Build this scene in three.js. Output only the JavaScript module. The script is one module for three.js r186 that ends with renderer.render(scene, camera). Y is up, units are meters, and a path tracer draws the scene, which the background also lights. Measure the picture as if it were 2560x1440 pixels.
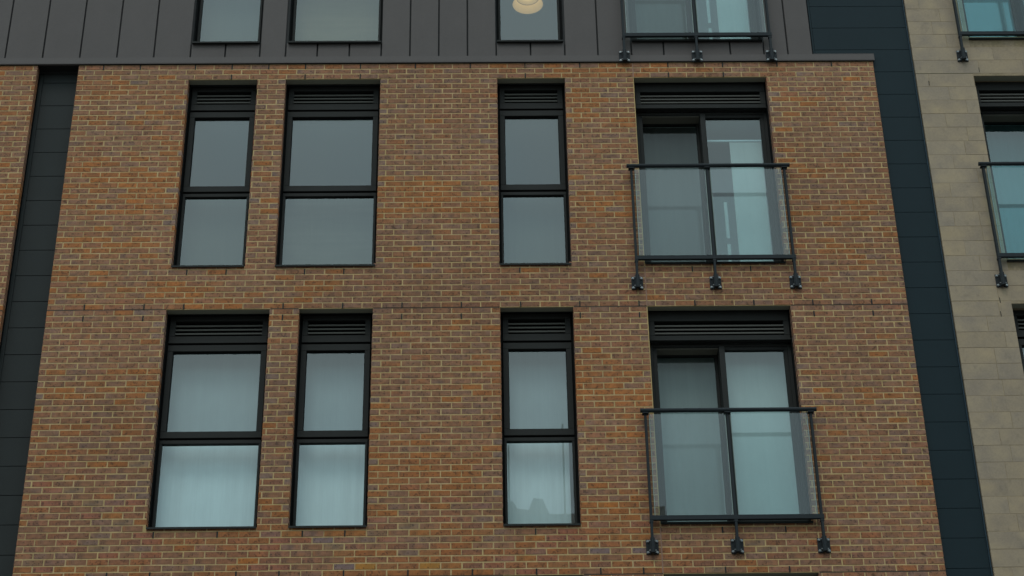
import * as THREE from 'three';
import { mergeGeometries } from 'three/addons/utils/BufferGeometryUtils.js';

// ---------------------------------------------------------------- camera, sky, sun, exposure
const scene = new THREE.Scene();
const R = Math.PI / 180;
const BASE = 15.09;                              // height of the top of the brickwork above the street
const camera = new THREE.PerspectiveCamera(18.17168, 1024 / 576, 0.1, 600);
camera.position.set(0.8957, BASE - 13.4931, 17.8611);
camera.rotation.order = 'YXZ';
camera.rotation.set(29.95056 * R, -1.1525 * R, -0.98171 * R);
camera.updateMatrixWorld(true);

const renderer = new THREE.WebGLRenderer({ antialias: true });
renderer.setSize(1024, 576);
renderer.toneMapping = THREE.LinearToneMapping;
renderer.toneMappingExposure = 1.3;
renderer.shadowMap.enabled = true;

function rng(seed) { let s = seed >>> 0; return () => { s = (s + 0x6D2B79F5) >>> 0; let t = Math.imul(s ^ (s >>> 15), 1 | s); t = (t + Math.imul(t ^ (t >>> 7), 61 | t)) ^ t; return ((t ^ (t >>> 14)) >>> 0) / 4294967296; }; }
function hash(x, y, s) { let h = Math.imul(x, 374761393) ^ Math.imul(y, 668265263) ^ Math.imul(s, 2147483647 - 58); h = Math.imul(h ^ (h >>> 13), 1274126177); h ^= h >>> 16; return (h >>> 0) / 4294967296; }
function vnoise(x, y, px, py, s) {               // tileable value noise, period px, py
  const xi = Math.floor(x), yi = Math.floor(y), fx = x - xi, fy = y - yi, u = fx * fx * (3 - 2 * fx), v = fy * fy * (3 - 2 * fy);
  const m = (a, p) => ((a % p) + p) % p;
  const a = hash(m(xi, px), m(yi, py), s), b = hash(m(xi + 1, px), m(yi, py), s), c = hash(m(xi, px), m(yi + 1, py), s), d = hash(m(xi + 1, px), m(yi + 1, py), s);
  return a + (b - a) * u + (c - a) * v + (a - b - c + d) * u * v;
}
function fbm(x, y, px, py, s, oct = 4) { let f = 0, a = 0.5, n = 0; for (let o = 0; o < oct; o++) { f += a * vnoise(x, y, px, py, s + o * 17); n += a; a *= 0.5; x *= 2; y *= 2; px *= 2; py *= 2; } return f / n; }

{ // overcast sky: brighter overhead than at the horizon, with soft cloud structure
  const w = 512, h = 256, d = new Float32Array(w * h * 4);
  for (let j = 0; j < h; j++) for (let i = 0; i < w; i++) {
    const el = (j / (h - 1) - 0.5) * Math.PI, s = Math.max(0, Math.sin(el));
    const c = fbm(i / w * 12, j / h * 12, 12, 12, 5, 5) - 0.5;
    const L = (0.62 + 0.55 * s) * (1 + 0.35 * c);
    const k = (j * w + i) * 4;
    const tint = 0.16 * (fbm(i / w * 40, j / h * 40, 40, 40, 7, 4) - 0.5);
    d[k] = L * (0.76 + tint); d[k + 1] = L * (1.0 + 0.3 * tint); d[k + 2] = L * (1.07 - 0.4 * tint); d[k + 3] = 1;
    if (el < 0) { d[k] = d[k + 1] = d[k + 2] = 0.12; }
  }
  const sky = new THREE.DataTexture(d, w, h, THREE.RGBAFormat, THREE.FloatType);
  sky.mapping = THREE.EquirectangularReflectionMapping; sky.magFilter = sky.minFilter = THREE.LinearFilter; sky.needsUpdate = true;
  scene.background = sky; scene.environment = sky;
}
const sun = new THREE.DirectionalLight(new THREE.Color(1, 0.97, 0.92), 0.5);
sun.position.set(-9, BASE + 40, 30); sun.target.position.set(0, BASE - 3, 0);
sun.castShadow = true; sun.shadow.radius = 40; sun.shadow.mapSize.set(2048, 2048);
Object.assign(sun.shadow.camera, { left: -12, right: 14, top: 12, bottom: -14, near: 1, far: 120 });
scene.add(sun, sun.target);

// ---------------------------------------------------------------- textures and materials
function tex(n, metres, fn, srgb = true) {
  const d = new Uint8Array(n * n * 4);
  for (let j = 0; j < n; j++) for (let i = 0; i < n; i++) {
    const v = fn(i / n, j / n), k = (j * n + i) * 4;
    for (let q = 0; q < 3; q++) d[k + q] = Math.max(0, Math.min(255, Math.round(255 * (Array.isArray(v) ? v[q] : v))));
    d[k + 3] = 255;
  }
  const t = new THREE.DataTexture(d, n, n, THREE.RGBAFormat);
  t.wrapS = t.wrapT = THREE.RepeatWrapping; t.magFilter = THREE.LinearFilter; t.minFilter = THREE.LinearFilter;
  if (srgb) t.colorSpace = THREE.SRGBColorSpace;
  t.repeat.set(1 / metres, 1 / metres); t.needsUpdate = true;
  return t;
}
const brickTex = tex(1024, 1.2, (u, v) => {
  const a = fbm(u * 24, v * 32, 24, 32, 11, 4), b = fbm(u * 240, v * 40, 240, 40, 23, 2), c = fbm(u * 9, v * 9, 9, 9, 31, 3);
  const e = fbm(u * 60, v * 60, 60, 60, 41, 2);
  let L = 0.90 + 0.30 * (a - 0.5) + 0.16 * (b - 0.5) + 0.10 * (c - 0.5);
  const spot = e > 0.72 ? -0.22 : 0; L += spot;
  const warm = (fbm(u * 18, v * 26, 18, 26, 77, 3) - 0.5) * 0.22;
  return [L * (1 + warm * 0.5), L, L * (1 - warm)];
});
const brickBump = tex(512, 0.6, (u, v) => 0.5 + 0.6 * (fbm(u * 120, v * 30, 120, 30, 3, 3) - 0.5) + 0.5 * (fbm(u * 60, v * 60, 60, 60, 9, 3) - 0.5), false);
const mortarTex = tex(512, 1.0, (u, v) => { const L = 0.92 + 0.22 * (fbm(u * 40, v * 40, 40, 40, 51, 4) - 0.5) + 0.18 * (fbm(u * 6, v * 6, 6, 6, 52, 3) - 0.5); return [L, L * 0.995, L * (0.97 + 0.10 * (fbm(u * 8, v * 8, 8, 8, 53, 2) - 0.5))]; });
const stoneTex = tex(1024, 2.4, (u, v) => {
  const a = fbm(u * 14, v * 14, 14, 14, 61, 5), b = fbm(u * 160, v * 160, 160, 160, 62, 2), c = fbm(u * 40, v * 30, 40, 30, 65, 3);
  let L = 0.92 + 0.20 * (a - 0.5) + 0.06 * (b - 0.5) - (c > 0.66 ? 0.25 * (c - 0.66) : 0);
  return [L, L * (1 - 0.02 * (a - 0.5)), L * (1 - 0.12 * (a - 0.5))];
});
const metalTex = tex(512, 1.6, (u, v) => 0.95 + 0.05 * (fbm(u * 10, v * 6, 10, 6, 71, 4) - 0.5) + 0.03 * (fbm(u * 90, v * 90, 90, 90, 72, 2) - 0.5));
const curtainTex = tex(512, 0.5, (u, v) => 0.95 + 0.03 * (fbm(u * 50, v * 2, 50, 2, 81, 3) - 0.5) + 0.05 * (fbm(u * 5, v * 2, 5, 2, 82, 3) - 0.5));

const bandTex = tex(512, 0.9, (u, v) => 0.94 + 0.10 * (fbm(u * 2, v * 24, 2, 24, 91, 3) - 0.5) + 0.10 * (fbm(u * 5, v * 6, 5, 6, 93, 3) - 0.5));
const lin = (r, g, b) => new THREE.Color().setRGB(r, g, b);
const std = (c, o = {}) => new THREE.MeshStandardMaterial({ color: c, roughness: 0.8, ...o });
const coat = (r, g, b, o = {}) => new THREE.MeshPhysicalMaterial({ color: lin(r, g, b), roughness: 0.7, specularIntensity: 0.35, map: metalTex, ...o });   // matt powder coat
const M = {
  brick: std(lin(1, 1, 1), { vertexColors: true, map: brickTex, bumpMap: brickBump, bumpScale: 0.0015, roughness: 0.9 }),
  mortar: std(lin(0.50, 0.335, 0.165), { map: mortarTex, roughness: 0.95 }),
  sealant: std(lin(0.045, 0.026, 0.013), { roughness: 0.8 }),
  jointPink: std(lin(0.25, 0.135, 0.09), { roughness: 0.8 }),
  weep: std(lin(0.010, 0.010, 0.011), { roughness: 0.9 }),
  stone: std(lin(0.355, 0.262, 0.178), { vertexColors: true, map: stoneTex, roughness: 0.9 }),
  stoneJoint: std(lin(0.315, 0.23, 0.15), { map: mortarTex, roughness: 0.95 }),
  zinc: coat(0.107, 0.088, 0.083, { specularIntensity: 0.4 }),
  zincDark: coat(0.030, 0.028, 0.028),
  strip: coat(0.028, 0.030, 0.029),
  stripBlue: coat(0.009, 0.019, 0.024),
  stripGap: coat(0.008, 0.010, 0.012),
  frame: coat(0.024, 0.023, 0.021),
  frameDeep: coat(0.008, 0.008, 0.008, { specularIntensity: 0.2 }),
  slat: coat(0.095, 0.089, 0.078),
  soffit: std(lin(0.30, 0.275, 0.21), { roughness: 0.8 }),
  rail: coat(0.022, 0.025, 0.028),
  bolt: std(lin(0.22, 0.22, 0.22), { metalness: 0.8, roughness: 0.35 }),
  lining: std(lin(0.16, 0.14, 0.11)),
  glassEdge: std(lin(0.20, 0.24, 0.22), { roughness: 0.3 }),
  glassEdgeTeal: std(lin(0.16, 0.24, 0.23), { roughness: 0.3 }),
  innerLeaf: std(lin(0.05, 0.05, 0.05)),
  plaster: std(lin(0.75, 0.75, 0.73), { roughness: 0.95 }),
  roomFloor: std(lin(0.42, 0.36, 0.28), { roughness: 0.7 }),
  cord: std(lin(0.7, 0.7, 0.68)),
};
const glassMat = (ior, r, g, b) => new THREE.MeshPhysicalMaterial({ color: lin(r, g, b), transmission: 1, thickness: 0, ior, roughness: 0, side: THREE.DoubleSide });
const paneGlass = glassMat(1.98, 0.78, 0.90, 0.91), doorGlass = glassMat(1.85, 0.70, 0.88, 0.90), screenGlass = glassMat(1.40, 0.66, 0.74, 0.73);
const tealGlass = glassMat(1.85, 0.50, 0.86, 0.90), railGlass = glassMat(1.72, 0.80, 0.90, 0.90), tealRail = glassMat(1.55, 0.62, 0.90, 0.94);

// ---------------------------------------------------------------- geometry helpers
class MB {                                       // collects flat quads with uv in metres and one colour per quad
  constructor() { this.p = []; this.n = []; this.u = []; this.c = []; this.i = []; }
  quad(a, b, c, d, col = [1, 1, 1], du = 0, dv = 0, col2 = col) {
    const k = this.p.length / 3, e1 = [b[0] - a[0], b[1] - a[1], b[2] - a[2]], e2 = [d[0] - a[0], d[1] - a[1], d[2] - a[2]];
    const n = [e1[1] * e2[2] - e1[2] * e2[1], e1[2] * e2[0] - e1[0] * e2[2], e1[0] * e2[1] - e1[1] * e2[0]], l = Math.hypot(...n) || 1;
    const ax = Math.abs(n[0]), ay = Math.abs(n[1]), az = Math.abs(n[2]);
    [a, b, c, d].forEach((q, t) => {
      this.p.push(...q); this.n.push(n[0] / l, n[1] / l, n[2] / l);
      if (az >= ax && az >= ay) this.u.push(q[0] + du, q[1] + dv); else if (ay >= ax) this.u.push(q[0] + du, q[2] + dv); else this.u.push(q[2] + du, q[1] + dv);
      this.c.push(...(t === 1 || t === 2 ? col2 : col));
    });
    this.i.push(k, k + 1, k + 2, k, k + 2, k + 3);
  }
  box(x0, x1, y0, y1, z0, z1, b = 0, o = {}) {    // chamfered along the four front edges; o.back false leaves the back open
    const { col = [1, 1, 1], col2 = col, du = 0, dv = 0, back = true } = o, zf = z1 - b;
    const X0 = x0 + b, X1 = x1 - b, Y0 = y0 + b, Y1 = y1 - b;
    this.quad([X0, Y0, z1], [X1, Y0, z1], [X1, Y1, z1], [X0, Y1, z1], col, du, dv, col2);
    if (b > 0) {
      this.quad([x0, y0, zf], [x1, y0, zf], [X1, Y0, z1], [X0, Y0, z1], col, du, dv, col2);
      this.quad([X0, Y1, z1], [X1, Y1, z1], [x1, y1, zf], [x0, y1, zf], col, du, dv, col2);
      this.quad([x0, y0, zf], [X0, Y0, z1], [X0, Y1, z1], [x0, y1, zf], col, du, dv);
      this.quad([X1, Y0, z1], [x1, y0, zf], [x1, y1, zf], [X1, Y1, z1], col2, du, dv);
    }
    this.quad([x0, y0, z0], [x1, y0, z0], [x1, y0, zf], [x0, y0, zf], col, du, dv, col2);
    this.quad([x0, y1, zf], [x1, y1, zf], [x1, y1, z0], [x0, y1, z0], col, du, dv, col2);
    this.quad([x0, y0, z0], [x0, y0, zf], [x0, y1, zf], [x0, y1, z0], col, du, dv);
    this.quad([x1, y0, zf], [x1, y0, z0], [x1, y1, z0], [x1, y1, zf], col2, du, dv);
    if (back) this.quad([x1, y0, z0], [x0, y0, z0], [x0, y1, z0], [x1, y1, z0], col2, du, dv, col);
    return this;
  }
  ring(x0, x1, y0, y1, z0, z1, l, r, b, t, bev = 0.003) {  // a frame: two stiles between two full rails butted end to end
    if (b > 0) this.box(x0, x1, y0, y0 + b, z0, z1, bev);
    if (t > 0) this.box(x0, x1, y1 - t, y1, z0, z1, bev);
    if (l > 0) this.box(x0, x0 + l, y0 + b, y1 - t, z0, z1, bev);
    if (r > 0) this.box(x1 - r, x1, y0 + b, y1 - t, z0, z1, bev);
    return this;
  }
  geo() {
    const g = new THREE.BufferGeometry();
    g.setAttribute('position', new THREE.Float32BufferAttribute(this.p, 3)); g.setAttribute('normal', new THREE.Float32BufferAttribute(this.n, 3));
    g.setAttribute('uv', new THREE.Float32BufferAttribute(this.u, 2)); g.setAttribute('color', new THREE.Float32BufferAttribute(this.c, 3));
    g.setIndex(this.i); return g;
  }
}
const used = {};
function numbered(name) { const k = used[name] = (used[name] ?? -1) + 1; return k ? `${name}_${String(k).padStart(3, '0')}` : name; }
function mesh(name, geo, mat, parent) {
  const m = new THREE.Mesh(geo instanceof MB ? geo.geo() : geo, mat); m.name = numbered(name); m.castShadow = m.receiveShadow = true; parent.add(m); return m;
}
function grp(name, parent, x = 0, y = 0, z = 0) { const g = new THREE.Group(); g.name = numbered(name); g.position.set(x, y, z); parent.add(g); return g; }
function thing(name, label, category, x = 0, y = 0, z = 0, group) { const g = grp(name, scene, x, y, z); g.userData = { label, category }; if (group) g.userData.group = group; return g; }
function cyl(r, len, axis, x, y, z, seg = 14) { const g = new THREE.CylinderGeometry(r, r, len, seg); if (axis === 'x') g.rotateZ(Math.PI / 2); if (axis === 'z') g.rotateX(Math.PI / 2); g.translate(x, y, z); return g; }
function holed(x0, x1, y0, y1, holes, z0, z1) {   // a slab of wall between z0 and z1 with openings
  const s = new THREE.Shape([new THREE.Vector2(x0, y0), new THREE.Vector2(x1, y0), new THREE.Vector2(x1, y1), new THREE.Vector2(x0, y1)]);
  for (const [a, b, c, d] of holes) s.holes.push(new THREE.Path([new THREE.Vector2(a, c), new THREE.Vector2(a, d), new THREE.Vector2(b, d), new THREE.Vector2(b, c)]));
  const g = new THREE.ExtrudeGeometry(s, { depth: z1 - z0, bevelEnabled: false }); g.translate(0, 0, z0); return g;
}

// ---------------------------------------------------------------- layout of the facade (metres; y measured from the top of the brickwork)
const C = 0.075, H = 2.625, PITCH = 3.225;        // brick course, opening height, storey height
const HEAD = [3.0, -0.225, -3.45, -6.675];        // window heads: metal storey, upper and lower brick storey, the next one below
const NARROW = [-2.658, -1.819], WIDE = [-1.471, -0.314], MID = [1.118, 1.947], DOOR = [2.800, 4.427], WIDE2 = [-2.669, -1.502], NARROW2 = [-1.164, -0.332];
const OPEN = [
  { s: 0, x: NARROW, k: 'w' }, { s: 0, x: WIDE, k: 'w' }, { s: 0, x: MID, k: 'w' }, { s: 0, x: DOOR, k: 'd' },
  { s: 1, x: NARROW, k: 'w' }, { s: 1, x: WIDE, k: 'w' }, { s: 1, x: MID, k: 'w' }, { s: 1, x: DOOR, k: 'd' },
  { s: 2, x: WIDE2, k: 'w' }, { s: 2, x: NARROW2, k: 'w' }, { s: 2, x: MID, k: 'w' }, { s: 2, x: DOOR, k: 'd' },
  { s: 3, x: MID, k: 'w' }, { s: 3, x: DOOR, k: 'd' },
];
const rect = (o) => [o.x[0], o.x[1], HEAD[o.s] - H, HEAD[o.s]];
const LEFT = -4.018, RIGHT = 5.771, STRIP = -4.52, ML = -7.4, MJ0 = 2.785, MJ1 = 2.797, ROWS = 126, BOT = -ROWS * C;
const Y = (y) => y + BASE;

const house = thing('apartment_building', 'brown brick apartment building with dark-framed windows, glass balconies and grey metal top storey', 'building', 0, 0, 0);

// brick walls
const wall = mesh('brick_wall', holed(LEFT + 0.004, RIGHT - 0.004, Y(BOT), Y(0), OPEN.filter((o) => o.s > 0).map((o) => { const [a, b, c, d] = rect(o); return [a - 0.006, b + 0.006, Y(c - 0.036), Y(d)]; }), -0.1, -0.0025), M.mortar, house);
const wall2 = mesh('brick_wall', holed(ML, STRIP - 0.004, Y(BOT), Y(0), [], -0.1, -0.0025), M.mortar, house);
{
  const rnd = rng(20240);
  const K = [2.14, 1.56, 1.12], s2l = (v) => Math.pow((v / 255 + 0.055) / 1.055, 2.4), pc = (r, g, b) => [s2l(r) * K[0], s2l(g) * K[1], s2l(b) * K[2]];
  const PAL = [pc(105, 82, 69), pc(103, 79, 65), pc(101, 82, 74), pc(99, 82, 77), pc(111, 80, 58), pc(115, 79, 48), pc(119, 80, 42), pc(94, 86, 88), pc(108, 78, 63)];
  const colour = (x, y, short, besideOpening) => {
    const cl = fbm(x * 0.55 + 40, y * 1.5 + 60, 512, 512, 91, 3), cl2 = fbm(x * 1.3 + 9, y * 6 + 70, 512, 512, 95, 2);
    let r = rnd(), k;
    if (besideOpening && short && rnd() < 0.38) k = 7;
    else {
      const orange = Math.max(0.05, 0.19 + (cl - 0.50) * 2.3 + (cl2 - 0.5) * 1.3);
      if (r < orange) k = rnd() < 0.45 ? 5 : rnd() < 0.62 ? 6 : 4;
      else { r = rnd(); k = r < 0.30 ? 0 : r < 0.52 ? 1 : r < 0.70 ? 2 : r < 0.80 ? 3 : r < 0.93 ? 8 : r < 0.99 ? 4 : 7; }
    }
    const batch = 1 + 0.30 * (fbm(x * 0.35 + 90, y * 0.6 + 90, 512, 512, 99, 2) - 0.5), b = (0.94 + 0.12 * rnd()) * batch, w8 = k === 5 || k === 6 ? 0.88 : 0.76, c = PAL[k].map((q, n) => q * w8 + PAL[0][n] * (1 - w8) * 1.03), t = 0.04 * (rnd() - 0.5);
    return [c[0] * b * (1 + t), c[1] * b, c[2] * b * (1 - t)];
  };
  const holes = OPEN.filter((o) => o.s > 0).map(rect);
  const list = [];
  const section = (x0, x1, base, w) => {
    for (let c = 1; c <= ROWS; c++) {
      const y1 = -(c - 1) * C - 0.0058, y0 = -c * C + 0.0058, off = base + (c % 2 ? 0.1125 : 0);
      const slip = (rnd() - 0.5) * 0.012;
      const n0 = Math.floor((x0 - off) / 0.225) - 1, n1 = Math.ceil((x1 - off) / 0.225) + 1;
      for (let n = n0; n <= n1; n++) {
        let spans = [[off + slip + n * 0.225 + 0.0058 + (rnd() - 0.5) * 0.004, off + slip + (n + 1) * 0.225 - 0.0058 + (rnd() - 0.5) * 0.004]];
        spans = spans.map(([a, b]) => [Math.max(a, x0), Math.min(b, x1)]);
        for (const [ha, hb, hc, hd] of holes) if (y1 > hc + 0.01 && y0 < hd - 0.01) spans = spans.flatMap(([a, b]) => b <= ha || a >= hb ? [[a, b]] : [[a, Math.min(b, ha)], [Math.max(a, hb), b]]);
        const cut = holes.filter(([ha, hb, hc]) => Math.abs(y1 - hc) < 0.02);
        for (const [ha, hb] of cut) spans = spans.flatMap(([a, b]) => (b <= ha + 0.03 || a >= hb - 0.03 ? [[a, b]] : [[a, ha - 0.004], [Math.max(a, ha), Math.min(b, hb)], [hb + 0.004, b]].filter(([p, q]) => q - p > 0.028)));
        for (const [a, b] of spans) {
          if (b - a < 0.012) continue;
          const low = cut.some(([ha, hb]) => a >= ha - 0.001 && b <= hb + 0.001) ? 0.030 : 0;
          const edge = holes.some(([ha, hb, hc, hd]) => y1 > hc && y0 < hd && (Math.abs(b - ha) < 0.002 || Math.abs(a - hb) < 0.002)) || (x0 > 2 && a - x0 < 0.02) ;
          let col = colour((a + b) / 2, y0, b - a < 0.15, edge), col2 = colour((a + b) / 2, y0, false, false), m = 0.35 * rnd();
          if (c === 88 && w === wall && [-0.33, 0.343].some((q) => q > a && q < b)) col = col2 = pc(126, 96, 46);
          col2 = col.map((q, t) => q * (1 - m) + col2[t] * m);
          list.push({ a, b, y0: y0 + (rnd() - 0.5) * 0.002, y1: y1 - low + (rnd() - 0.5) * 0.002, z: (rnd() - 0.5) * 0.003, col, col2, du: rnd() * 9, dv: rnd() * 9, w, edge });
        }
      }
    }
  };
  section(LEFT, MJ0, 0, wall); section(MJ1, RIGHT, 3.339, wall); section(ML, STRIP, -4.6825, wall2);
  // the 300 bricks that show largest are parts of their own, shapes shared between alike ones; the rest are joined
  const v = new THREE.Vector3(), px = (x, y) => { v.set(x, Y(y), 0).project(camera); return [v.x * 512, v.y * 288]; };
  for (const q of list) { const p = px(q.a, q.y0), r = px(q.b, q.y1); q.area = Math.abs((r[0] - p[0]) * (r[1] - p[1])); const m = px((q.a + q.b) / 2, (q.y0 + q.y1) / 2); if (Math.abs(m[0]) > 500 || Math.abs(m[1]) > 284 || q.edge || q.b - q.a < 0.2 || q.y1 - q.y0 < 0.05) q.area = 0; }
  const single = new Set([...list].sort((a, b) => b.area - a.area).slice(0, 300));
  const variants = [];
  for (let k = 0; k < 40; k++) variants.push(new MB().box(-0.1075, 0.1075, -0.0317, 0.0317, -0.09, 0, 0.003, { col: PAL[k % 9].map((c) => c * (0.92 + 0.16 * rnd())), du: rnd() * 9, dv: rnd() * 9, back: false }).geo());
  const yellow = new MB().box(-0.1075, 0.1075, -0.0317, 0.0317, -0.09, 0, 0.003, { col: pc(126, 96, 46), back: false }).geo();
  const rest = new Map([[wall, new MB()], [wall2, new MB()]]);
  const dist = (a, b) => a.reduce((s, q, t) => s + (q - b[t]) ** 2, 0);
  for (const q of list) {
    if (single.has(q)) {
      const isY = dist(q.col, pc(126, 96, 46)) < 1e-6;
      let best = 0; PAL.forEach((c, k) => { if (dist(c, q.col) < dist(PAL[best], q.col)) best = k; });
      const pick = best + 9 * Math.floor(rnd() * 4.4);
      const m = mesh('brick', isY ? yellow : variants[pick < 40 ? pick : best], M.brick, q.w);
      m.position.set((q.a + q.b) / 2, Y((q.y0 + q.y1) / 2), q.z); m.scale.set((q.b - q.a) / 0.215, 1, 1);
    } else rest.get(q.w).box(q.a, q.b, Y(q.y0), Y(q.y1), -0.095, q.z, 0.003, { col: q.col, col2: q.col2, du: q.du, dv: q.dv, back: false });
  }
  for (const [w, b] of rest) mesh('brick_courses', b, M.brick, w).userData.kind = 'stuff';
  // soft joints under each storey's lintel course, the vertical movement joint, weep vents
  for (const J of [46, 89]) {
    let x = LEFT; const one = (x0, x1, w) => mesh('soft_joint', new MB().box(x0, x1, Y(-J * C) - 0.006, Y(-J * C) + 0.006, -0.03, -0.001), M.sealant, w);
    for (const o of OPEN.filter((q) => q.s === (J === 46 ? 2 : 3)).sort((p, q) => p.x[0] - q.x[0])) { one(x + 0.001, o.x[0] - 0.008, wall); x = o.x[1] + 0.008; }
    one(x, RIGHT - 0.001, wall); one(ML, STRIP - 0.001, wall2);
  }
  for (const [a, b] of [[-3 * C, 0], [-46 * C, HEAD[1] - H - 0.06], [-89 * C, HEAD[2] - H - 0.06]]) mesh('movement_joint', new MB().box(MJ0 - 0.001, MJ1 + 0.001, Y(a) + 0.007, Y(b) - 0.007, -0.03, -0.0012), M.jointPink, wall);
  const weepGeo = new MB().box(-0.0075, 0.0075, -0.034, 0.034, -0.03, 0.0035, 0.001).geo();
  const weeps = { 1: [-3.735, -3.279, -2.612, -2.156, -1.694, -1.238, -0.559, 0.115, 0.789, 1.455, 2.116, 3.237, 3.904, 4.577, 5.251], 3: [-2.152, -1.236, -0.555, 1.452, 3.238, 3.903], 40: [-2.475, -2.017, -1.118, -0.677, 1.336, 3.351, 4.021],
    46: [-3.612, -2.924, -2.471, -1.352, -0.676, 0.001, 0.678, 1.351, 2.021, 2.695, 3.338, 4.009, 4.681, 5.362], 48: [-3.609, -2.911, -1.326, 0.003, 0.682, 2.024, 2.692, 4.688, 5.358], 83: [-2.576, -1.891, -0.998, -0.549, 1.457, 3.464, 4.137], 89: [-3.056, -2.596, -1.69, -1.238, -0.565, 0.101, 0.772, 1.443, 2.123, 2.573, 3.464, 4.133] };
  for (const [c, xs] of Object.entries(weeps)) for (const x of xs) {
    const base = (x > 2.79 ? 3.339 : 0) + (c % 2 ? 0.1125 : 0), snap = base + Math.round((x - base) / 0.225) * 0.225;
    mesh('weep_vent', weepGeo, M.weep, wall).position.set(Math.abs(snap - x) < 0.05 ? snap : x, Y(-(c - 0.5) * C), 0);
  }
}

// inner leaf, floors, rooms: closed, so that light comes only through the openings
mesh('inner_leaf', holed(ML, 6.2, Y(-9.6), Y(0), OPEN.filter((o) => o.s > 0).map((o) => { const [a, b, c, d] = rect(o); return [a, b, Y(c - 0.03), Y(d + 0.03)]; }), -0.36, -0.165), M.innerLeaf, house);
mesh('inner_leaf', holed(ML, 6.2, Y(0), Y(3.9), OPEN.filter((o) => o.s === 0).map((o) => { const [a, b, c, d] = rect(o); return [a, b, Y(c - 0.03), Y(d + 0.03)]; }), -0.36, -0.165), M.innerLeaf, house);
const lowerWall = mesh('lower_wall', new MB().box(ML, 6.2, 0, Y(BOT) - 0.003, -0.36, -0.004), std(lin(0.26, 0.16, 0.105), { map: brickTex, roughness: 0.9 }), house);
for (const h of HEAD) {
  mesh('ceiling', new MB().box(ML, 6.2, Y(h - 0.33), Y(h - 0.10), -5.4, -0.361), M.plaster, house);
  mesh('bulkhead', new MB().box(ML, 6.2, Y(h - 0.372), Y(h - 0.3305), -0.70, -0.43), M.plaster, house);
  mesh('room_floor', new MB().box(ML, 6.2, Y(h - H - 0.33), Y(h - H - 0.06), -5.4, -0.361), M.roomFloor, house);
  mesh('interior_wall', new MB().box(ML, 6.2, Y(h - H - 0.06), Y(h - 0.33), -5.4, -5.2), M.plaster, house);
  for (const x of h === HEAD[2] ? [-3.9, -1.35, 0.5, 2.4, 5.4] : [-3.9, -1.66, 0.5, 2.4, 5.4]) mesh('partition', new MB().box(x - 0.04, x + 0.04, Y(h - H - 0.06), Y(h - 0.33), -5.199, -0.362), M.plaster, house);
}
mesh('roof', new MB().box(ML, 6.27, Y(3.9), Y(4.2), -5.6, -0.03), M.zincDark, house);
mesh('back_wall', new MB().box(ML, 6.2, 0, Y(3.9) - 0.002, -5.7, -5.41), M.innerLeaf, house);
for (const x of [ML - 0.2, 6.2]) mesh('side_wall', new MB().box(x + 0.001, x + 0.199 - (x > 0 ? 0.14 : 0), 0, Y(3.9) - 0.002, -5.7, -0.2), M.innerLeaf, house);

// recessed dark cladding between the brick bays
const stripe = grp('cladding_strip', house);
mesh('cladding_backing', new MB().box(STRIP - 0.05, LEFT + 0.05, Y(BOT), Y(-0.001), -0.18, -0.164), M.stripGap, stripe);
mesh('edge_trim', new MB().box(STRIP + 0.001, STRIP + 0.045, Y(BOT), Y(-0.03), -0.163, -0.146, 0.002), M.strip, stripe);
for (let k = 0; k < 27; k++) { const t = k === 0 ? -0.012 : -0.155 - (k - 1) * 0.3435 - 0.003; mesh('cladding_panel', new MB().box(STRIP + 0.048, LEFT + 0.02, Y(-0.155 - k * 0.3435 + 0.003), Y(t), -0.163, -0.150, 0.0015), M.strip, stripe); }

// dark blue-grey cladding wall to the right, running up behind the metal storey
const bluewall = grp('dark_cladding', house);
mesh('cladding_backing', new MB().box(5.0, 6.274, Y(BOT), Y(3.4), -0.10, -0.047), M.stripGap, bluewall);
{
  const y0 = -0.135;                              // a joint
  for (let k = -11; k <= 26; k++) {
    const t = y0 - k * 0.3422;
    mesh('cladding_panel', new MB().box(k < 0 ? 5.075 : 5.70, 6.255, Y(t - 0.3422 + 0.002), Y(t - 0.002), -0.046, -0.032, 0.0015), M.stripBlue, bluewall);
  }
  mesh('edge_trim', new MB().box(6.258, 6.272, Y(BOT), Y(3.4), -0.046, -0.022, 0.003), coat(0.03, 0.05, 0.065), bluewall);
  mesh('edge_trim', new MB().box(5.05, 5.072, Y(0.11), Y(3.4), -0.046, -0.03, 0.002), M.stripBlue, bluewall);
}

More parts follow.
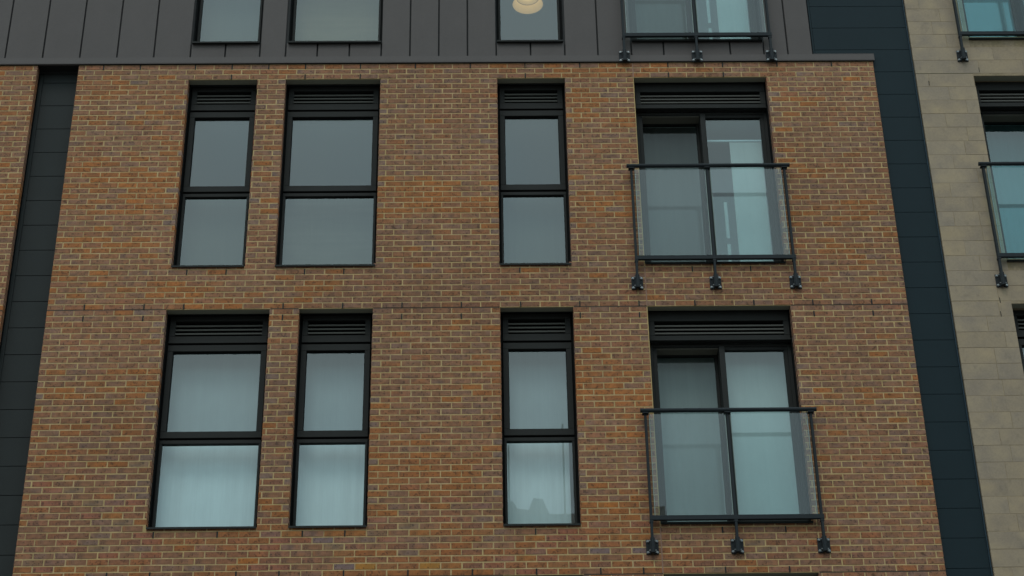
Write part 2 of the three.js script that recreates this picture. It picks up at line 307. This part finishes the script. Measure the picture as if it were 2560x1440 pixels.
// standing-seam metal storey: panels with open grooves, flashing at the foot
const metal = grp('metal_cladding', house);
mesh('cladding_backing', holed(ML, 5.036, Y(0.02), Y(3.6), OPEN.filter((o) => o.s === 0).map((o) => { const [a, b, c, d] = rect(o); return [a - 0.004, b + 0.004, Y(c - 0.03), Y(d)]; }), -0.15, -0.045), M.zincDark, metal);
{
  const seams = [-7.4, -6.77, -6.31, -5.855, -5.40, -4.946, -4.485, -4.028, -3.572, -3.119, -2.669, -1.815, -1.496, -0.315, 0.041, 0.398, 0.754, 1.111, 1.961, 2.372, 2.788, 4.437, 4.734, 5.040];
  const g = 0.0095, sub = { '-2.669': [-2.242], '-1.496': [-1.106, -0.709], '1.111': [1.536], '2.788': [3.19, 3.602, 4.018] };
  for (let k = 0; k + 1 < seams.length; k++) {
    const a = seams[k] + g, b = seams[k + 1] - (k + 2 === seams.length ? 0.004 : g), under = sub[String(seams[k])];
    if (!under) { mesh('cladding_panel', new MB().box(a, b, Y(0.05), Y(3.6), -0.045, -0.02, 0.003), M.zinc, metal); continue; }
    const e = [seams[k], ...under, seams[k + 1]];
    for (let q = 0; q + 1 < e.length; q++) mesh('cladding_panel', new MB().box(e[q] + g, e[q + 1] - g, Y(0.05), Y(HEAD[0] - H - 0.034), -0.045, -0.02, 0.003), M.zinc, metal);
    mesh('cladding_panel', new MB().box(a, b, Y(HEAD[0] + 0.004), Y(3.6), -0.045, -0.02, 0.003), M.zinc, metal);
  }
  const f = new MB(); f.quad([ML, Y(0.016), 0.024], [5.79, Y(0.016), 0.024], [5.79, Y(0.104), 0.019], [ML, Y(0.104), 0.019]); f.box(ML, 5.79, Y(0.016), Y(0.104), -0.03, 0.0175); f.box(ML, 5.79, Y(0.004), Y(0.0155), 0.018, 0.0235, 0.001); f.box(5.04, 5.79, Y(0.1045), Y(0.112), -0.03, 0.02, 0.002);
  mesh('flashing', f, M.zinc, metal);
}

// ---------------------------------------------------------------- windows
function louvre(g, x0, x1, ya, yb, z) {            // three blades in front of a dark box
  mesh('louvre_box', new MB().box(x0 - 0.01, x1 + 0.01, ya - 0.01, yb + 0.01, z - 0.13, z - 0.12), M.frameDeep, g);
  for (let k = 0; k < 3; k++) {
    const y = yb - 0.047 - k * (yb - ya - 0.043) / 3, b = new MB(), t = 0.022, d = 0.05;
    // blade: upright lip at the front, slope running up and back
    b.box(x0 - 0.004, x1 + 0.004, y - t, y, z - 0.016, z - 0.008, 0.002);
    b.quad([x0, y - t, z - 0.016], [x0, y - t + 0.03, z - 0.016 - d], [x1, y - t + 0.03, z - 0.016 - d], [x1, y - t, z - 0.016]);
    b.quad([x0, y, z - 0.016], [x1, y, z - 0.016], [x1, y + 0.03, z - 0.016 - d], [x0, y + 0.03, z - 0.016 - d]);
    mesh('louvre_slat', b, M.slat, g);
  }
}
function pane(g, x0, x1, y0, y1, z, mat = paneGlass, name = 'pane') { const q = new THREE.PlaneGeometry(x1 - x0, y1 - y0); q.translate((x0 + x1) / 2, (y0 + y1) / 2, z); return mesh(name, q, mat, g); }
function head(g, w, metalTop) {
  const h = w / 2;
  if (!metalTop) mesh('soffit', new MB().box(-h + 0.001, h - 0.001, H - 0.004, H + 0.003, -0.104, -0.016, 0.001), M.soffit, g);
  for (const s of [-1, 1]) { const a = s * (h - 0.006), b = s * (h + 0.004); mesh('reveal_lining', new MB().box(Math.min(a, b), Math.max(a, b), -0.02, H + 0.02, -0.30, -0.105), M.frameDeep, g); }   // lining of the reveal behind the brick
}
function sill(g, w) {
  const h = w / 2, b = new MB();
  b.box(-h + 0.002, h - 0.002, -0.053, -0.030, 0.018, 0.022, 0.001);
  b.quad([-h + 0.002, -0.030, 0.018], [h - 0.002, -0.030, 0.018], [h - 0.002, -0.005, -0.17], [-h + 0.002, -0.005, -0.17]);
  b.quad([-h + 0.002, -0.030, 0.018], [-h + 0.002, -0.005, -0.17], [-h + 0.002, -0.045, -0.17], [-h + 0.002, -0.045, 0.018]);
  b.quad([h - 0.002, -0.030, 0.018], [h - 0.002, -0.045, 0.018], [h - 0.002, -0.045, -0.17], [h - 0.002, -0.005, -0.17]);
  b.quad([-h + 0.002, -0.045, -0.17], [h - 0.002, -0.045, -0.17], [h - 0.002, -0.045, 0.018], [-h + 0.002, -0.045, 0.018]);
  mesh('sill', b, M.frame, g);
}
function makeWindow(parent, x0, x1, sillY, metalTop) {
  const w = x1 - x0, h = w / 2, o = h - 0.026, g = grp('window', parent, (x0 + x1) / 2, Y(sillY), 0);
  head(g, w, metalTop);
  mesh('frame', new MB().ring(-h + 0.006, h - 0.006, -0.005, H + 0.02, -0.28, -0.182, 0.02, 0.02, 0.02, 0.02, 0.002).box(-o, o, H - 0.385, H - 0.340, -0.26, -0.195).box(-o, o, H - 1.56, H - 1.53, -0.26, -0.195), M.frameDeep, g);
  mesh('louvre_panel', new MB().ring(-o, o, H - 0.348, H - 0.002, -0.23, -0.16, 0.064, 0.064, 0.088, 0.065).box(-o, o, H - 0.352, H - 0.3485, -0.2, -0.152, 0.001), M.frame, g);
  louvre(g, -o + 0.064, o - 0.064, H - 0.260, H - 0.067, -0.16);
  mesh('sash', new MB().ring(-o, o, H - 1.536, H - 0.377, -0.225, -0.155, 0.060, 0.060, 0.080, 0.080), M.frame, g);
  mesh('gasket', new MB().ring(-o + 0.060, o - 0.060, H - 1.457, H - 0.456, -0.205, -0.180, 0.006, 0.006, 0.004, 0.012, 0.001), M.frameDeep, g);
  pane(g, -o + 0.058, o - 0.058, H - 1.458, H - 0.455, -0.196);
  mesh('lower_frame', new MB().ring(-o, o, 0.0, H - 1.556, -0.225, -0.165, 0.028, 0.028, 0.045, 0.045), M.frame, g);
  pane(g, -o + 0.026, o - 0.026, 0.043, H - 1.599, -0.196);
  sill(g, w);
  return g;
}
function makeDoor(parent, x0, x1, sillY, metalTop) {
  const w = x1 - x0, h = w / 2, g = grp('french_door', parent, (x0 + x1) / 2, Y(sillY), 0), ml = -0.016, mr = 0.048;
  head(g, w, metalTop);
  mesh('louvre_panel', new MB().ring(-h + 0.012, h - 0.012, H - 0.372, H - 0.002, -0.2, -0.13, 0.064, 0.064, 0.058, 0.125).box(-h + 0.008, h - 0.008, H - 0.385, H - 0.3725, -0.2, -0.112, 0.002), M.frame, g);
  louvre(g, -h + 0.076, h - 0.076, H - 0.314, H - 0.127, -0.13);
  // fixed outer frame, deep on the side of the set-back leaf
  mesh('frame', new MB().ring(-h + 0.006, h - 0.006, 0.0, H - 0.392, -0.30, -0.195, 0.04, 0.04, 0.04, 0.035).ring(-h + 0.046, ml, 0.04, H - 0.427, -0.40, -0.205, 0.046, 0.0, 0.03, 0.012).box(ml, mr, 0.04, H - 0.427, -0.40, -0.178, 0.004), M.frame, g);
  mesh('frame_lining', new MB().box(-h + 0.093, ml - 0.001, H - 0.4445, H - 0.4395, -0.360, -0.212), M.lining, g);
  mesh('door_leaf', new MB().ring(-h + 0.092, ml, 0.07, H - 0.439, -0.42, -0.362, 0.012, 0.030, 0.05, 0.014), M.frame, g);
  pane(g, -h + 0.100, ml - 0.026, 0.115, H - 0.448, -0.385, parent === house ? screenGlass : tealGlass);
  mesh('door_leaf', new MB().ring(mr, h - 0.046, 0.04, H - 0.427, -0.26, -0.205, 0.0, 0.042, 0.06, 0.040), M.frame, g);
  pane(g, mr - 0.002, h - 0.086, 0.098, H - 0.464, -0.235, parent === house ? doorGlass : tealGlass);
  sill(g, w);
  return g;
}
const boltGeo = mergeGeometries([cyl(0.0125, 0.012, 'z', 0, 0, 0.009, 6).toNonIndexed(), cyl(0.016, 0.003, 'z', 0, 0, 0.0015, 12).toNonIndexed()]), cleatGeo = cyl(0.007, 0.016, 'x', 0, 0, 0, 6);
function makeBalcony(parent, cx, y0, front) {      // y0: sill level; front: how far the fixing face stands off
  const g = grp('juliet_balcony', parent, cx, Y(y0), 0), z = 0.06, top = H - 1.363, railY = -0.0 + H - 2.624;
  const hr = mesh('handrail', mergeGeometries([cyl(0.024, 1.93, 'x', 0, top, 0.085, 18), cyl(0.0255, 0.006, 'x', -0.966, top, 0.085, 18), cyl(0.0255, 0.006, 'x', 0.966, top, 0.085, 18)].map((q) => q.toNonIndexed())), M.rail, g);
  mesh('bottom_rail', new MB().box(-0.93, 0.93, railY - 0.026, railY + 0.026, z - 0.012, z + 0.022, 0.003), M.rail, g);
  for (const x of [-0.914, -0.014, 0.906]) {
    mesh('post', new MB().box(x - 0.013, x + 0.013, railY - 0.388, top - 0.03, z - 0.03, z + 0.018, 0.002).box(x - 0.034, x + 0.034, top - 0.036, top - 0.022, z - 0.025, z + 0.04, 0.002).box(x - 0.02, x + 0.02, railY - 0.05, railY - 0.0265, z - 0.028, z + 0.02, 0.002), M.rail, g);
    const b = new MB(), py = railY - 0.306, q = front;
    for (const s of [-1, 1]) {
      b.box(x + Math.min(s * 0.018, s * 0.067), x + Math.max(s * 0.018, s * 0.067), py - 0.083, py + 0.083, q, q + 0.009, 0.002);
      b.box(x + Math.min(s * 0.0145, s * 0.0235), x + Math.max(s * 0.0145, s * 0.0235), py - 0.083, py + 0.083, q + 0.0095, 0.076, 0.001);
    }
    mesh('bracket', b, M.rail, g);
    for (const s of [-1, 1]) for (const t of [-1, 1]) {
      mesh('bolt', boltGeo, M.bolt, g).position.set(x + s * 0.049, py + t * 0.062, q + 0.009);
      mesh('cleat_bolt', cleatGeo, M.bolt, g).position.set(x + s * 0.031, py + t * 0.055, 0.056);
    }
  }
  const edge = parent === house ? M.glassEdge : M.glassEdgeTeal;
  for (const [a, b] of [[-0.872, -0.038], [0.022, 0.862]]) { for (const x of [a, b]) mesh('glass_edge', new MB().box(x - 0.004, x + 0.004, railY + 0.0265, top - 0.02, z, z + 0.012, 0.002), edge, g); pane(g, a, b, railY + 0.024, top - 0.018, z + 0.006, parent === house ? railGlass : tealRail, 'glass_panel'); }
  return g;
}
for (const o of OPEN) {
  const [a, b, c] = rect(o);
  if (o.k === 'w') makeWindow(house, a, b, c, o.s === 0); else { makeDoor(house, a, b, c, o.s === 0); if (o.s < 3) makeBalcony(house, 3.607, c, o.s === 0 ? 0.025 : 0.003); }
}

// ---------------------------------------------------------------- pale stone building at the right edge
const SX = 6.28, SR = 10.4;
const stone = thing('stone_building', 'pale beige stone-clad building with glass balconies at the right edge of the photo', 'building', 0, 0, 0);
const SOPEN = [{ s: 0, x: [7.01, 8.637], k: 'd' }, { s: 1, x: [6.995, 8.622], k: 'd' }, { s: 2, x: [6.963, 8.12], k: 'w' }];
const swall = mesh('stone_wall', holed(SX + 0.004, SR, Y(BOT), Y(3.6), SOPEN.map((o) => { const [a, b, c, d] = rect(o); return [a - 0.004, b + 0.004, Y(c), Y(d)]; }), -0.16, -0.0018), M.stoneJoint, stone);
{
  const rnd = rng(77), SC = 0.2016, holes = SOPEN.map(rect);
  const first = [6.432, 6.654, 6.84, 6.557, 6.793, 6.733, 6.568, 6.831, 6.475, 6.715, 6.464, 6.769, 6.532, 6.682, 7.2, 6.827];
  for (let k = -18; k < 47; k++) {
    const y1 = -0.188 - k * SC - 0.0025 - (k === 0 || k === 16 || k === 32 || k === -16 ? 0.004 : 0), y0 = -0.188 - (k + 1) * SC + 0.0025;
    if (y0 < BOT) break;
    let x = SX, n = 0, j = first[((k % 16) + 16) % 16] + (k < 0 || k > 15 ? (rnd() - 0.5) * 0.25 : 0);
    if (k === -4) j = 6.575; if (k === -1) j = 7.075; if (k === 16) j = 6.81;
    while (x < SR) {
      let spans = [[x + (n ? 0.0025 : 0), Math.min(SR, j - 0.0025)]];
      for (const [ha, hb, hc, hd] of holes) if (y1 > hc + 0.03 && y0 < hd - 0.03) spans = spans.flatMap(([a, b]) => b <= ha || a >= hb ? [[a, b]] : [[a, Math.min(b, ha)], [Math.max(a, hb), b]]);
      for (const [a, b] of spans) {
        if (b - a < 0.03) continue;
        const t = 0.96 + 0.07 * rnd(), u = (rnd() - 0.5) * 0.06;
        mesh('stone_block', new MB().box(a, b, Y(y0), Y(y1), -0.10, (rnd() - 0.5) * 0.002, 0.001, { col: [t * (1 + u * 0.4), t, t * (1 - u)], du: rnd() * 9, dv: rnd() * 9, back: false }), M.stone, swall);
      }
      x = j; j += 0.28 + 0.36 * rnd(); n++;
    }
  }
  const vent = new MB().box(-0.004, 0.004, -0.035, 0.035, -0.03, 0.0015, 0.001).geo();
  for (const [x, y] of [[6.425, -0.335], [7.072, -0.135], [6.822, -3.585], [6.838, -3.405]]) mesh('weep_vent', vent, M.weep, swall).position.set(x, Y(y), 0);
  for (const [x1, y] of [[6.99, -0.1875], [6.955, -3.448]]) mesh('soft_joint', new MB().box(SX + 0.001, x1, Y(y - 0.004), Y(y + 0.004), -0.03, -0.001), std(lin(0.10, 0.085, 0.05)), swall);
}
for (const o of SOPEN) { const [a, b, c] = rect(o); if (o.k === 'w') makeWindow(stone, a, b, c); else { makeDoor(stone, a, b, c); makeBalcony(stone, 7.805, c, 0.003); } }
mesh('inner_leaf', holed(SX + 0.002, SR, Y(-9.6), Y(3.6), SOPEN.map((o) => { const [a, b, c, d] = rect(o); return [a, b, Y(c - 0.03), Y(d + 0.03)]; }), -0.36, -0.165), M.innerLeaf, stone);
for (const h of HEAD) {
  mesh('ceiling', new MB().box(SX + 0.12, SR, Y(h - 0.33), Y(h - 0.10), -5.4, -0.361), M.plaster, stone);
  mesh('room_floor', new MB().box(SX + 0.12, SR, Y(h - H - 0.33), Y(h - H - 0.06), -5.4, -0.361), M.roomFloor, stone);
  mesh('interior_wall', new MB().box(SX + 0.12, SR, Y(h - H - 0.06), Y(h - 0.33), -5.4, -5.2), M.plaster, stone);
}
mesh('lower_wall', new MB().box(SX, SR, 0, Y(BOT) - 0.003, -0.36, -0.004), M.stoneJoint, stone);
mesh('roof', new MB().box(SX, SR + 0.2, Y(3.6), Y(3.9), -5.6, -0.004), M.zincDark, stone);
mesh('back_wall', new MB().box(SX, SR, 0, Y(3.6) - 0.002, -5.7, -5.41), M.innerLeaf, stone);
for (const x of [SX + 0.002, SR]) mesh('side_wall', new MB().box(x, x + 0.11, 0, Y(3.6) - 0.002, -5.7, -0.361), M.innerLeaf, stone);

// ---------------------------------------------------------------- curtains, blinds and a lamp in the rooms
const cloth = (r, g, b, o = {}) => std(lin(r, g, b), { map: curtainTex, roughness: 0.95, side: THREE.DoubleSide, ...o });
const BEHIND = 'curtains and blinds behind the windows';
function netCurtain(label, x0, x1, y0, y1, z, mat, seed, group = BEHIND, amp = 0.0025) {
  const t = thing('net_curtain', label, 'curtain', (x0 + x1) / 2, Y(y0), z, group), w = x1 - x0, h = y1 - y0, rnd = rng(seed);
  const q = new THREE.PlaneGeometry(w, h, Math.max(24, Math.round(w / 0.012)), 6), p = q.attributes.position; q.translate(0, h / 2, 0);
  const f = [0, 1, 2, 3].map(() => [20 + 70 * rnd(), rnd() * 6, 0.3 + rnd()]);
  for (let i = 0; i < p.count; i++) { let s = 0; for (const [k, ph, a] of f) s += a * Math.sin(p.getX(i) * k + ph + 0.25 * p.getY(i)); p.setZ(i, s * amp / 2); }
  q.computeVertexNormals();
  mesh('fabric', q, mat, t); mesh('curtain_rail', cyl(0.008, w, 'x', 0, h + 0.006, 0), M.cord, t);
  return t;
}
function rollerBlind(label, x0, x1, y0, y1, z, mat, group = BEHIND) {
  const t = thing('roller_blind', label, 'blind', (x0 + x1) / 2, Y(y0), z, group), w = x1 - x0, h = y1 - y0;
  mesh('fabric', new MB().box(-w / 2, w / 2, 0.02, h, -0.001, 0.001), mat, t);
  mesh('bottom_bar', new MB().box(-w / 2, w / 2, 0, 0.019, -0.008, 0.008, 0.003), M.cord, t);
  mesh('roller_tube', cyl(0.02, w, 'x', 0, h + 0.02, -0.01), M.cord, t);
  return t;
}
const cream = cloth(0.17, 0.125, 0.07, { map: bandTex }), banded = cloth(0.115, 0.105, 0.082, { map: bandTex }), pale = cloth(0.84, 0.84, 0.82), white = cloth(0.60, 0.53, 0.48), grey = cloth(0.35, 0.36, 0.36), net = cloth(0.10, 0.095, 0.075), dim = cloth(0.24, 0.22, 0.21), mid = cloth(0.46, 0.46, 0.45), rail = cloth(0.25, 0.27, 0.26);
const LOW = [0.02, 1.19], UP = [1.20, 2.25];       // extents behind the lower and the upper pane, from the sill
const span = (x, m = -0.02) => [x[0] - m, x[1] + m];
function behind(kind, s, x, ext, mat, label, seed, z = -0.40) {
  const y = HEAD[s] - H, [a, b] = span(x);
  return kind === 'net' ? netCurtain(label, a, b, y + ext[0], y + ext[1], z, mat, seed) : rollerBlind(label, a, b, y + ext[0], y + ext[1], z, mat);
}
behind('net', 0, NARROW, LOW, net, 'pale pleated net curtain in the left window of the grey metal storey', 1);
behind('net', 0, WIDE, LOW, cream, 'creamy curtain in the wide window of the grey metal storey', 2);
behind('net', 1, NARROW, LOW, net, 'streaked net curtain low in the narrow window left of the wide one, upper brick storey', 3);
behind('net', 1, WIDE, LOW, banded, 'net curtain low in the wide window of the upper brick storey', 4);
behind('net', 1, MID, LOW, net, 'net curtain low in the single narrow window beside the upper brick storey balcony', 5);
behind('net', 2, WIDE2, LOW, pale, 'bright white curtain low in the wide window of the lower brick storey', 6);
behind('net', 2, NARROW2, LOW, pale, 'bright white curtain low in the narrow window beside the wide one, lower brick storey', 7);
behind('net', 2, [MID[0], MID[1] - 0.06], LOW, pale, 'white curtain low in the single narrow window beside the lower brick storey balcony', 8);
behind('roll', 2, WIDE2, UP, grey, 'plain grey roller blind high in the wide window of the lower brick storey', 0);
behind('roll', 2, NARROW2, UP, grey, 'plain grey roller blind high in the narrow window beside the wide one, lower brick storey', 0);
behind('roll', 2, MID, UP, grey, 'plain grey roller blind high in the single narrow window beside the lower brick storey balcony', 0);
// balcony doors
{
  const d = (s) => HEAD[s] - H;
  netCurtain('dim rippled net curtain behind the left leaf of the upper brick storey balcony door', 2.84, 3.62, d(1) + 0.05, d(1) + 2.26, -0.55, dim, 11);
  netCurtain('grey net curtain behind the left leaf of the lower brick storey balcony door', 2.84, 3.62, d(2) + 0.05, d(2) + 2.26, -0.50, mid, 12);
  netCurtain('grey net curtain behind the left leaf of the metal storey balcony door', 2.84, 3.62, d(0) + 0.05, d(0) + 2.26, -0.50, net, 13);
  rollerBlind('bright white blind filling the right leaf of the lower brick storey balcony door', 3.66, 4.40, d(2) + 0.06, d(2) + 2.26, -0.42, white);
  for (const s of [0, 1]) {
    const t = thing('panel_blind', `white panel blind half across the right leaf of the ${s ? 'upper brick' : 'metal'} storey balcony door`, 'blind', 3.6135, Y(d(s)), -0.36, BEHIND);
    mesh('blind_panel', new MB().box(0.345, 0.735, 0.03, 1.90, -0.006, 0, 0.001), white, t);
    for (const [a, b] of [[0.03, 0.44], [0.52, 1.03]]) mesh('blind_slat', new MB().box(0.212, 0.252, a, b, -0.006, 0, 0.001), white, t);
    mesh('head_rail', new MB().box(0.05, 0.76, 1.905, 1.93, -0.03, 0.01, 0.002), M.cord, t);
  }
  rollerBlind('pale blind behind the balcony door glass at the top right corner', 7.10, 7.80, d(0) + 0.05, d(0) + 2.26, -0.50, rail);
  netCurtain('grey net curtain behind the right-hand stone building middle balcony door', 7.06, 7.82, d(1) + 0.05, d(1) + 2.26, -0.55, dim, 14);
  rollerBlind('pale blind behind the stone building window at the lower right edge', 7.00, 8.1, HEAD[2] - H + 0.02, HEAD[2] - 0.44, -0.42, rail);
}
{ // pendant lamp
  const lz = -1.3, lx = 1.560, ly = 1.970;
  const t = thing('pendant_lamp', 'warm cream domed pendant lamp seen through the middle window of the grey metal storey', 'lamp', lx, Y(ly), lz);
  const prof = [[0.206, 0], [0.202, 0.006], [0.165, 0.075], [0.150, 0.115], [0.148, 0.128]].map(([r, y]) => new THREE.Vector2(r, y));
  const glow = (k) => std(lin(0.6, 0.46, 0.26), { emissive: lin(1, 0.68, 0.30), emissiveIntensity: k, roughness: 0.9, side: THREE.DoubleSide });
  mesh('lamp_shade', new THREE.LatheGeometry(prof, 48), glow(0.125), t);
  mesh('diffuser', new THREE.CylinderGeometry(0.147, 0.147, 0.006, 40).translate(0, 0.118, 0), glow(0.15), t);
  mesh('shade_ring', new THREE.TorusGeometry(0.149, 0.0035, 6, 40).rotateX(Math.PI / 2).translate(0, 0.110, 0), std(lin(0.22, 0.15, 0.07)), t);
  mesh('flex', cyl(0.004, HEAD[0] - 0.33 - ly - 0.18, 'y', 0, 0.18 + (HEAD[0] - 0.33 - ly - 0.18) / 2, 0, 8), M.cord, t);
  const l = new THREE.PointLight(new THREE.Color(1, 0.75, 0.42), 0.03, 6); l.position.set(0, 0.05, 0); l.shadow.radius = 4; l.castShadow = true; t.add(l);
}

// ---------------------------------------------------------------- street and the block opposite
const ground = mesh('ground', new THREE.PlaneGeometry(600, 600).rotateX(-Math.PI / 2), std(lin(0.10, 0.10, 0.095), { roughness: 0.95 }), scene);
ground.userData = { kind: 'structure' };
{
  const t = thing('opposite_building', 'dark brick block across the street, seen only mirrored in the lower window panes', 'building', 0, 0, 33);
  const wm = std(lin(0.20, 0.14, 0.11), { roughness: 0.9 });
  mesh('wall', new MB().box(-22, 24, 0, 19.5, 0, 10), wm, t); const tm = std(lin(0.62, 0.54, 0.48), { roughness: 0.9 });
  mesh('stair_tower', new MB().box(1.2, 6.5, 19.5, 23.3, 0.4, 8), tm, t);
  const sh = new THREE.Shape([[1.2, 0], [3.9, 0], [3.5, 0.2], [3.0, 0.25], [2.8, 0.75], [2.5, 0.8], [2.35, 0.4], [2.0, 0.45], [1.85, 0.7], [1.6, 0.65], [1.4, 0.3]].map(([x, y]) => new THREE.Vector2(x, y))), lq = new THREE.ExtrudeGeometry(sh, { depth: 3, bevelEnabled: false }); lq.translate(0, 23.3, 1);
  mesh('roof_plant', lq, tm, t); mesh('roof_mast', cyl(0.03, 3.5, 'y', 3.5, 25.0, 1.2, 8), tm, t); mesh('roof_mast', cyl(0.03, 2.6, 'y', 1.75, 24.7, 1.2, 8), tm, t);
  for (let x = -20; x < 23; x += 3.2) for (let y = 2; y < 18; y += 3.1) mesh('window', new MB().box(x, x + 1.4, y, y + 1.7, -0.05, -0.002), M.frame, t);
}
renderer.render(scene, camera);
